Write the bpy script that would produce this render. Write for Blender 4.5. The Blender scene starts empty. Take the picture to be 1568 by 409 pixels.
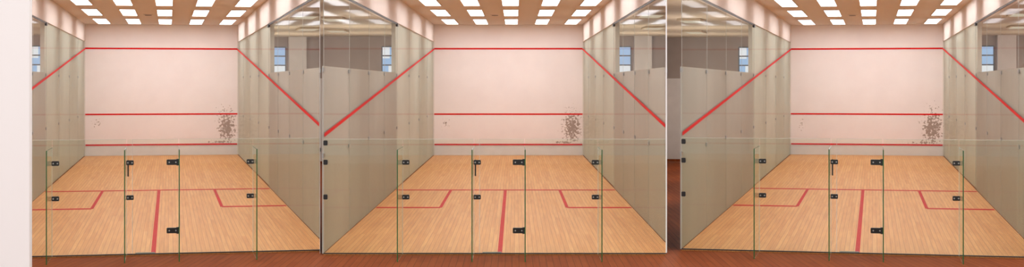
import bpy, bmesh, math, random
from mathutils import Matrix, Vector
random.seed(4)
sc=bpy.context.scene
sc.view_settings.view_transform='Standard'
sc.view_settings.look='None'

# ---------- materials ----------
def lin(c):
    return tuple(((v/255)/12.92 if v/255<=0.04045 else ((v/255+0.055)/1.055)**2.4) for v in c)+(1,)
def base(name):
    m=bpy.data.materials.new(name); m.use_nodes=True
    nt=m.node_tree; b=nt.nodes['Principled BSDF']; return m,nt,b
def plain(name,c,rough=0.6,var=0.04,scale=3.0,metal=0,spec=0.5):
    m,nt,b=base(name)
    tc=nt.nodes.new('ShaderNodeTexCoord'); n=nt.nodes.new('ShaderNodeTexNoise'); n.inputs['Scale'].default_value=scale; n.inputs['Detail'].default_value=4
    nt.links.new(tc.outputs['Object'],n.inputs['Vector'])
    r=nt.nodes.new('ShaderNodeValToRGB'); L=lin(c)
    r.color_ramp.elements[0].position=.3; r.color_ramp.elements[1].position=.7
    r.color_ramp.elements[0].color=tuple(v*(1-var) for v in L[:3])+(1,)
    r.color_ramp.elements[1].color=tuple(min(1,v*(1+var)) for v in L[:3])+(1,)
    nt.links.new(n.outputs['Fac'],r.inputs['Fac']); nt.links.new(r.outputs['Color'],b.inputs['Base Color'])
    b.inputs['Roughness'].default_value=rough; b.inputs['Metallic'].default_value=metal
    b.inputs['Specular IOR Level'].default_value=spec
    return m
def emit(name,c,s):
    m,nt,b=base(name); nt.nodes.remove(b)
    e=nt.nodes.new('ShaderNodeEmission'); e.inputs['Color'].default_value=lin(c); e.inputs['Strength'].default_value=s
    nt.links.new(e.outputs[0],nt.nodes['Material Output'].inputs[0]); return m
def glass(name,tint,refl=1.0,haze=0.0,hazec=(220,225,215),rough=.02):
    m,nt,b=base(name); nt.nodes.remove(b)
    t=nt.nodes.new('ShaderNodeBsdfTransparent'); t.inputs[0].default_value=lin(tint)
    g=nt.nodes.new('ShaderNodeBsdfGlossy'); g.inputs['Roughness'].default_value=rough; g.inputs[0].default_value=(1,1,1,1)
    f=nt.nodes.new('ShaderNodeFresnel'); f.inputs[0].default_value=1.5
    mu=nt.nodes.new('ShaderNodeMath'); mu.operation='MULTIPLY'; mu.inputs[1].default_value=refl
    nt.links.new(f.outputs[0],mu.inputs[0])
    d=nt.nodes.new('ShaderNodeBsdfDiffuse'); d.inputs[0].default_value=lin(hazec)
    mh=nt.nodes.new('ShaderNodeMixShader'); mh.inputs[0].default_value=haze
    nt.links.new(t.outputs[0],mh.inputs[1]); nt.links.new(d.outputs[0],mh.inputs[2])
    mx=nt.nodes.new('ShaderNodeMixShader')
    nt.links.new(mu.outputs[0],mx.inputs[0]); nt.links.new(mh.outputs[0],mx.inputs[1]); nt.links.new(g.outputs[0],mx.inputs[2])
    nt.links.new(mx.outputs[0],nt.nodes['Material Output'].inputs[0]); return m
def wood(name,c1,c2,cm,w,l,rough,spec=.5):
    m,nt,b=base(name)
    tc=nt.nodes.new('ShaderNodeTexCoord'); mp=nt.nodes.new('ShaderNodeMapping'); mp.inputs['Rotation'].default_value=(0,0,math.pi/2)
    nt.links.new(tc.outputs['Object'],mp.inputs[0])
    br=nt.nodes.new('ShaderNodeTexBrick'); br.inputs['Scale'].default_value=1
    br.inputs['Brick Width'].default_value=l; br.inputs['Row Height'].default_value=w
    br.inputs['Mortar Size'].default_value=0.004; br.inputs['Mortar Smooth'].default_value=0.5; br.offset=0.37; br.offset_frequency=3
    br.inputs['Color1'].default_value=lin(c1); br.inputs['Color2'].default_value=lin(c2); br.inputs['Mortar'].default_value=lin(cm)
    nt.links.new(mp.outputs[0],br.inputs['Vector'])
    mp2=nt.nodes.new('ShaderNodeMapping'); mp2.inputs['Scale'].default_value=(14,0.4,1); nt.links.new(tc.outputs['Object'],mp2.inputs[0])
    n=nt.nodes.new('ShaderNodeTexNoise'); n.inputs['Scale'].default_value=1.5; n.inputs['Detail'].default_value=5; nt.links.new(mp2.outputs[0],n.inputs['Vector'])
    r=nt.nodes.new('ShaderNodeValToRGB'); r.color_ramp.elements[0].position=.3; r.color_ramp.elements[0].color=(.82,.78,.72,1); r.color_ramp.elements[1].position=.7; r.color_ramp.elements[1].color=(1,1,1,1)
    nt.links.new(n.outputs[0],r.inputs[0])
    mx=nt.nodes.new('ShaderNodeMixRGB'); mx.blend_type='MULTIPLY'; mx.inputs[0].default_value=1
    nt.links.new(br.outputs['Color'],mx.inputs[1]); nt.links.new(r.outputs[0],mx.inputs[2]); nt.links.new(mx.outputs[0],b.inputs['Base Color'])
    b.inputs['Roughness'].default_value=rough; b.inputs['Specular IOR Level'].default_value=spec
    return m

def front_wall_mat():
    m,nt,b=base('plaster_front')
    tc=nt.nodes.new('ShaderNodeTexCoord')
    def patch(cx,cz,rx,rz,thr,scale):
        mp=nt.nodes.new('ShaderNodeMapping'); mp.vector_type='POINT'
        mp.inputs['Location'].default_value=(-cx/rx,0,-cz/rz); mp.inputs['Scale'].default_value=(1/rx,0,1/rz)
        nt.links.new(tc.outputs['Object'],mp.inputs[0])
        le=nt.nodes.new('ShaderNodeVectorMath'); le.operation='LENGTH'; nt.links.new(mp.outputs[0],le.inputs[0])
        n=nt.nodes.new('ShaderNodeTexNoise'); n.inputs['Scale'].default_value=scale; n.inputs['Detail'].default_value=6; n.inputs['Roughness'].default_value=.65
        nt.links.new(tc.outputs['Object'],n.inputs['Vector'])
        a=nt.nodes.new('ShaderNodeMath'); a.operation='MULTIPLY_ADD'; a.inputs[1].default_value=-0.2; a.inputs[2].default_value=0
        nt.links.new(le.outputs['Value'],a.inputs[0])
        s=nt.nodes.new('ShaderNodeMath'); s.operation='ADD'; nt.links.new(n.outputs[0],s.inputs[0]); nt.links.new(a.outputs[0],s.inputs[1])
        g=nt.nodes.new('ShaderNodeMath'); g.operation='GREATER_THAN'; g.inputs[1].default_value=thr; nt.links.new(s.outputs[0],g.inputs[0]); return g
    p1=patch(2.48,1.20,.42,.78,.375,10)
    p2=patch(-3.0,1.35,.35,.5,.53,12)
    p3=patch(2.2,0.56,.9,.1,.45,10)
    mxm=nt.nodes.new('ShaderNodeMath'); mxm.operation='MAXIMUM'; nt.links.new(p1.outputs[0],mxm.inputs[0]); nt.links.new(p2.outputs[0],mxm.inputs[1])
    mx2=nt.nodes.new('ShaderNodeMath'); mx2.operation='MAXIMUM'; nt.links.new(mxm.outputs[0],mx2.inputs[0]); nt.links.new(p3.outputs[0],mx2.inputs[1])
    n=nt.nodes.new('ShaderNodeTexNoise'); n.inputs['Scale'].default_value=1.2; n.inputs['Detail'].default_value=6; nt.links.new(tc.outputs['Object'],n.inputs['Vector'])
    r=nt.nodes.new('ShaderNodeValToRGB'); r.color_ramp.elements[0].position=.3; r.color_ramp.elements[1].position=.7
    r.color_ramp.elements[0].color=lin((246,236,231)); r.color_ramp.elements[1].color=lin((250,241,236)); nt.links.new(n.outputs[0],r.inputs[0])
    mix=nt.nodes.new('ShaderNodeMixRGB'); nt.links.new(mx2.outputs[0],mix.inputs[0]); nt.links.new(r.outputs[0],mix.inputs[1]); mix.inputs[2].default_value=lin((172,153,140))
    nt.links.new(mix.outputs[0],b.inputs['Base Color']); b.inputs['Roughness'].default_value=.7
    return m

M=dict(
 front=front_wall_mat(),
 tin=plain('tin_paint',(230,224,226),.5),
 red=plain('red_line_paint',(218,4,16),.5,.03,3,0,.1),
 redf=plain('red_floor_paint',(200,4,8),.5,.04,3,0,.05),
 ceil=plain('ceiling_paint',(214,200,186),.8,.02),
 soffit=plain('soffit_paint',(222,208,197),.8,.02),
 sidef=plain('side_wall_paint',(212,210,200),.6,.03,1.2),
 sideb=plain('reflection_panel_paint',(190,184,177),.6,.04,.8),  # pale tone of the glass reflection put into the panel colour
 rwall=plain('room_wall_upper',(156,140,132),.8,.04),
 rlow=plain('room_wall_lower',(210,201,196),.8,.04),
 rceil=plain('room_ceiling',(186,166,142),.85,.04),
 white=plain('white_plaster',(252,252,252),.8,.005),
 black=plain('black_fitting',(12,12,14),.35,.1),
 steel=plain('steel',(170,170,168),.4,.05,8,1),
 green=plain('glass_edge_green',(38,92,48),.25,.15,10),
 pale=plain('glass_edge_pale',(196,204,192),.3,.05,10),
 seam=plain('glass_seam',(176,176,166),.4,.05,10),
 dark=plain('dark_rail',(50,44,40),.5,.1),
 fix=emit('fixture_diffuser',(225,210,188),.8),
 lamp=emit('lamp_diffuser',(249,248,253),6.4),
 sky=emit('window_daylight',(160,194,235),1.0),
 skyw=emit('window_daylight_white',(235,240,248),1.0),
 frame=plain('window_frame',(90,100,110),.5),
 glass=glass('clear_glass',(248,251,246),.25,.01),
 sglass=glass('side_glass',(240,242,236),.12,.045,(205,206,198),.04),
 floor=wood('maple_floor',(237,168,100),(226,152,82),(178,110,56),.085,4.0,.5,.25),
 lobby=wood('lobby_floor',(148,76,38),(136,66,32),(80,38,18),.12,1.6,.7,.04),
)

# ---------- mesh helper ----------
class MB:
    def __init__(s): s.bm=bmesh.new(); s.mats=[]
    def mi(s,k):
        if k not in s.mats: s.mats.append(k)
        return s.mats.index(k)
    def box(s,x0,x1,y0,y1,z0,z1,k,bev=0):
        r=bmesh.ops.create_cube(s.bm,size=1,matrix=Matrix.Translation(((x0+x1)/2,(y0+y1)/2,(z0+z1)/2))@Matrix.Diagonal((abs(x1-x0),abs(y1-y0),abs(z1-z0),1)))
        i=s.mi(k); fs=set(f for v in r['verts'] for f in v.link_faces)
        for f in fs: f.material_index=i
        if bev:
            es=list(set(e for v in r['verts'] for e in v.link_edges))
            rr=bmesh.ops.bevel(s.bm,geom=es,offset=bev,segments=2,affect='EDGES')
            for f in rr['faces']: f.material_index=i
    def poly(s,pts,k,h=None):
        vs=[s.bm.verts.new(p) for p in pts]; f=s.bm.faces.new(vs); f.material_index=s.mi(k)
        if h:
            r=bmesh.ops.extrude_face_region(s.bm,geom=[f])
            nv=[g for g in r['geom'] if isinstance(g,bmesh.types.BMVert)]
            bmesh.ops.translate(s.bm,verts=nv,vec=h)
            for g in set(ff for v in nv for ff in v.link_faces): g.material_index=s.mi(k)
    def cyl(s,c,r,h,axis,k,seg=20):
        rot={'z':Matrix(),'y':Matrix.Rotation(math.pi/2,4,'X'),'x':Matrix.Rotation(math.pi/2,4,'Y')}[axis]
        rr=bmesh.ops.create_cone(s.bm,cap_ends=True,segments=seg,radius1=r,radius2=r,depth=h,matrix=Matrix.Translation(c)@rot)
        i=s.mi(k)
        for f in set(f for v in rr['verts'] for f in v.link_faces): f.material_index=i
    def done(s,name,mat=None,parent=None):
        bmesh.ops.recalc_face_normals(s.bm,faces=s.bm.faces)
        me=bpy.data.meshes.new(name); s.bm.to_mesh(me); s.bm.free()
        for k in s.mats: me.materials.append(M[k])
        o=bpy.data.objects.new(name,me); sc.collection.objects.link(o)
        if parent: o.parent=parent
        elif mat is not None: o.matrix_world=mat
        return o

S=4.0                     # court length factor (long courts, long lens)
F=596.0*S                 # focal length in 1568-px-wide frame units
XL,XR=-3.47,2.93; XC=(XL+XR)/2
H=5.64; HG=4.90
ang=lambda px: math.atan((px-784)/F)

def fitting(mb,x,y,z,w=.13,h=.085,t=.03):
    mb.box(x-w/2,x+w/2,y-t,y+t,z-h/2,z+h/2,'black',.008)
    for dx in (-w*.28,w*.28): mb.cyl((x+dx,y-t-.004,z),.013,.012,'y','steel',12)

def court(px,pxl,pxr,cutr):
    th=ang(px); k=S/math.cos(th)
    YB,YF,YM,yc=7.07*k,16.8*k,11.5*k,15.0*k
    tcl=math.tan(th-ang(pxl)); tcr=math.tan(ang(pxr)-th)
    R=Matrix.Rotation(-th,4,'Z')
    xr_b=min(YB*tcr,XR) if cutr else XR
    yr=max(YB,XR/tcr) if cutr else YB
    clip=xr_b<XR-.001
    out_z=lambda y: 4.60-(YF-y)/(YF-YB)*2.44
    foot=[(XL,YB),(xr_b,YB)]+([(XR,yr)] if clip else [])+[(XR,YF),(XL,YF)]
    m=MB(); m.poly([(x,y,-.02) for x,y in foot],'floor',Vector((0,0,.02))); m.done('floor',R)
    m=MB(); ys=(16.8-5.49)*k; yb=(16.8-5.49-1.6)*k; z0,z1=.0005,.003; lw=.042*k
    m.box(XL+.02,XR-.02,ys-lw,ys+lw,z0,z1,'redf')
    m.box(XC-.042,XC+.042,YB+.05,ys-lw,z0,z1,'redf')
    for sx,e in ((1,XL+.02),(-1,XR-.02)):
        xi=e+sx*1.6
        m.box(xi-.04,xi+.04,yb,ys-lw,z0,z1,'redf')
        m.box(min(e,xi),max(e,xi),yb-lw,yb+lw,z0,z1,'redf')
    m.done('court_line_markings',R)
    m=MB(); m.box(XL-.1,XR+.1,YF,YF+.2,0,H+.05,'front'); m.done('wall_front',R)
    m=MB(); m.box(XL+.01,XR-.01,YF-.03,YF-.001,0,.44,'tin',.005); m.box(XL+.01,XR-.01,YF-.05,YF-.001,.43,.495,'red',.005); m.done('tin_board',R)
    m=MB(); m.box(XL,XR,YF-.008,YF-.001,1.745,1.805,'red'); m.box(XL,XR,YF-.008,YF-.001,4.57,4.635,'red'); m.done('front_wall_line_markings',R)
    m=MB(); m.poly([(x,y,H) for x,y in foot],'ceil',Vector((0,0,.1)))
    m.done('ceiling',R)
    m=MB()
    rows=[(15.25,16.5),(13.3,14.5),(11.45,12.6),(9.4,10.7),(7.5,8.7)]
    for (a,b) in rows:
        a*=k;b*=k
        for i in range(5):
            x=XC+.14+(i-2)*1.25
            m.box(x-.25,x+.25,a,b,H-.02,H-.006,'lamp')
            for q in (-.262,.262): m.box(x+q-.01,x+q+.01,a-.02,b+.02,H-.03,H-.001,'ceil')
            for q in (a-.012,b+.012): m.box(x-.262,x+.262,q-.012,q+.012,H-.03,H-.001,'ceil')
    m.done('ceiling_light_panels',R)
    m=MB(); m.cyl((XC-.45,14.3*k,H-.015),.17,.03,'z','soffit',28); m.cyl((XC-.45,14.3*k,H-.035),.12,.02,'z','dark',28); m.done('ceiling_air_vent',R)
    for side,e,s,y0 in (('left',XL,-1,YB),('right',XR,1,yr+.02)):
        cl=clip and s>0
        ysk=(lambda xo: max(YB,(abs(e)+xo)/tcr+.05)) if cl else (lambda xo: YB)
        m=MB(); m.box(e+s*.05,e+s*.17,YM,YF,0,HG,'sidef'); m.done('wall_'+side,R)
        m=MB(); m.box(e+s*.02,e+s*.034,ysk(.034)+.06,YM-.01,0,3.42,'sideb'); m.done('reflection_panel_'+side,R)  # opaque panel standing in for the whitish reflection in the glass
        m=MB(); m.box(e,e+s*.2,ysk(.2),YF,HG,H,'soffit'); m.done('trim_soffit_'+side,R)
        m=MB(); n1=4; n2=4
        segs=[(YM+(YF-YM)*i/n1,YM+(YF-YM)*(i+1)/n1) for i in range(n1)]+[(y0+(YM-y0)*i/n2,y0+(YM-y0)*(i+1)/n2) for i in range(n2)]
        for a,b in segs:
            m.poly([(e,a+.02,.002),(e,b-.02,.002),(e,b-.02,HG-.01),(e,a+.02,HG-.01)],'sglass')
            m.box(e-.003,e+.003,a-.012,a+.012,.002,HG-.01,'seam')
            for z in (1.8,3.36):
                m.box(e-.012,e+.012,a-.14,a+.14,z-.05,z+.03,'steel',.003)
        m.box(e-.012,e+.012,y0,YM,HG-.06,HG-.02,'dark')
        m.box(e-.03,e+.03,YM-.2,YM+.2,HG-.12,HG-.02,'black',.01)
        m.done('glass_side_wall',R)
        m=MB(); d=.035; x=e-s*.016
        m.poly([(x,y0,out_z(y0)-d),(x,YF,4.60-d),(x,YF,4.60+d),(x,y0,out_z(y0)+d)],'red')
        m.done('side_wall_out_line',R)
        t=tcl if s<0 else tcr
        if (s<0 and px<500) or (s>0 and not cutr): t=.30/ (k/2)
        x0=abs(e)+.2
        ys_=max(YB+.1,x0/t)
        pts=[(s*x0,ys_),(s*x0,yc),(s*t*yc,yc)]
        if t*ys_>x0+.01: pts.append((s*t*ys_,ys_))
        m=MB(); m.poly([(a,b,HG+.02) for a,b in pts],'rceil',Vector((0,0,.08))); m.done('ceiling_side_room',R)
        m=MB(); xa,xb=sorted((s*(abs(e)+.17),s*t*yc))
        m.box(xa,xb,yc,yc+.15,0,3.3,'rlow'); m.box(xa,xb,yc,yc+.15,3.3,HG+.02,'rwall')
        m.box(xa,xb,yc-.02,yc,0,.1,'lobby')
        if s>0: m.box(4.58,5.25,yc-.5,yc,0,HG+.02,'rlow')
        m.done('wall_side_room_'+side,R)
        m=MB()
        wx=(-5.11,-4.30) if s<0 else (3.55,4.48)
        a,b=wx; z0,z1=3.47,4.52; yy=yc-.03
        m.box(a,b,yy,yc-.001,z0,z1,'sky')
        m.box(a+.25,b,yy-.005,yc-.01,z0,z0+.32,'skyw'); m.box(a,a+.3,yy-.005,yc-.01,z0+.6,z1,'skyw')
        for q in (a,(a+b)/2,b): m.box(q-.025,q+.025,yy-.03,yy,z0,z1,'frame')
        for q in (z0,z0+.34,z0+.7,z1): m.box(a,b,yy-.03,yy,q-.025,q+.025,'frame')
        m.done('window_side',R)
        m=MB()
        for (fx,fy) in (((-6.0,13.15),(-5.0,10.8),(-4.2,8.2)) if s<0 else ((4.5,12.5),(3.75,10.2))):
            fy*=k
            if abs(fx)+.35>t*fy-.02: fx=s*(t*fy-.4)
            if abs(fx)-.35<abs(e)+.2: continue
            m.box(fx-.33,fx+.33,fy-.22*k,fy+.22*k,HG-.04,HG+.02,'rceil',.01)
            m.box(fx-.26,fx+.26,fy-.18*k,fy+.18*k,HG-.05,HG-.039,'fix')
        m.done('ceiling_light_fixture',R)
        for j,fy in enumerate((8.4,10.4,12.4,14.0)):
            w=t*fy*k-(abs(e)+.2)
            if w<.2: continue
            L=bpy.data.lights.new('room_fill_light','POINT'); L.energy=(190*min(1,w/2.5)+30)*.55; L.shadow_soft_size=0.0; L.color=(1,.95,.9)  # added bare point light, no fitting, to brighten the side room
            o=bpy.data.objects.new('room_fill_light',L); sc.collection.objects.link(o)
            o.matrix_world=R@Matrix.Translation((s*(abs(e)+.2+w/2),fy*k,3.0))
    fins=[-2.03,-.737,.182,1.512]
    root=bpy.data.objects.new('glass_back_wall',None); sc.collection.objects.link(root); root.matrix_world=R
    edges=[XL]+fins+[xr_b]; HB=2.09; fd=.33*k
    m=MB()
    for i in range(5):
        if i==2: continue
        a,b=edges[i]+.008,edges[i+1]-.008
        m.box(a,b,YB-.006,YB+.006,.01,HB-.006,'glass')
        m.box(a,b,YB-.006,YB+.006,HB-.006,HB,'pale')
    m.box(XL,xr_b,YB-.02,YB+.02,0,.018,'dark')
    m.done('panes',None,root)
    m=MB()
    for fx in fins:
        m.box(fx-.005,fx+.005,YB-fd,YB-.03,.004,1.95,'glass')
        m.box(fx-.009,fx+.009,YB-fd-.012,YB-fd,.004,1.95,'green')
        m.box(fx-.006,fx+.006,YB-fd,YB-.03,1.944,1.952,'green')
        m.box(fx-.004,fx+.004,YB-.03,YB-.02,.004,1.95,'pale')
    m.done('fins',None,root)
    m=MB()
    for z in (1.67,1.04):
        fitting(m,fins[0]+.06,YB-.08,z); fitting(m,fins[1]+.06,YB-.08,z); fitting(m,fins[3]-.05,YB-.08,z)
    for z in (2.02,1.67,1.04): m.box(XL+.005,XL+.08,YB-.09,YB-.02,z-.045,z+.045,'black',.008)
    m.done('patch_fittings',None,root)
    door=bpy.data.objects.new('glass_door',None); sc.collection.objects.link(door); door.matrix_world=R
    m=MB(); a,b=fins[1]+.10,fins[2]-.01
    m.box(a,b,YB-.006,YB+.006,.012,HB-.006,'glass'); m.box(a-.004,a+.003,YB-.007,YB+.007,.012,HB,'pale'); m.box(a,b,YB-.006,YB+.006,HB-.006,HB,'pale')
    m.box(fins[1]+.008,a-.01,YB-.006,YB+.006,.01,HB,'glass')
    m.done('door_leaf',None,door)
    m=MB()
    for z in (1.67,.43):
        fitting(m,fins[2]-.11,YB-.04,z,.21,.10,.035); m.cyl((fins[2]-.02,YB-.05,z),.022,.12,'z','black',16)
    m.done('door_hinges',None,door)
    m=MB()
    m.box(fins[1]+.015,fins[1]+.04,YB-.10,YB-.05,1.42,1.72,'black',.006)
    m.done('door_latch',None,door)
    m=MB(); m.box(fins[1]+.15,fins[1]+.5,YB+.10,YB+.13,.0,.025,'steel',.005); m.done('door_floor_stop',None,door)

court(258,45,490,True)
court(788,490,1020,True)
court(1336,1021,1568,False)

for px,tk in ((490,.004),(1020.3,.024)):
    R=Matrix.Rotation(-ang(px),4,'Z')
    m=MB(); m.box(-tk/2,tk/2,7.15*S,17*S,0,H+.1,'white'); m.done('view_divider',R)  # added thin dividers along the joins between the three views

m=MB(); m.box(-36,36,-4,80,-.12,-.021,'lobby'); m.done('floor_lobby',Matrix())
th=ang(258); R=Matrix.Rotation(-th,4,'Z')
m=MB(); t=math.tan(th-ang(45)); yy=6.5*S
m.box(-yy*t-1.8,-yy*t,yy,yy+.5,-.02,H,'white',.004); m.done('margin_column',R)  # added white column filling the blank left margin of the frame

w=bpy.data.worlds.new('World'); sc.world=w; w.use_nodes=True
w.node_tree.nodes['Background'].inputs[0].default_value=(1,.995,.985,1)
w.node_tree.nodes['Background'].inputs[1].default_value=1.45

cd=bpy.data.cameras.new('camera'); cam=bpy.data.objects.new('camera',cd); sc.collection.objects.link(cam)
cam.location=(0,0,3.1); cam.rotation_euler=(math.pi/2,0,0)
cd.sensor_fit='HORIZONTAL'; cd.sensor_width=36; cd.lens=F/1568*36
cd.shift_y=-(409.4/2-128)/1568
cd.clip_end=500
sc.camera=cam
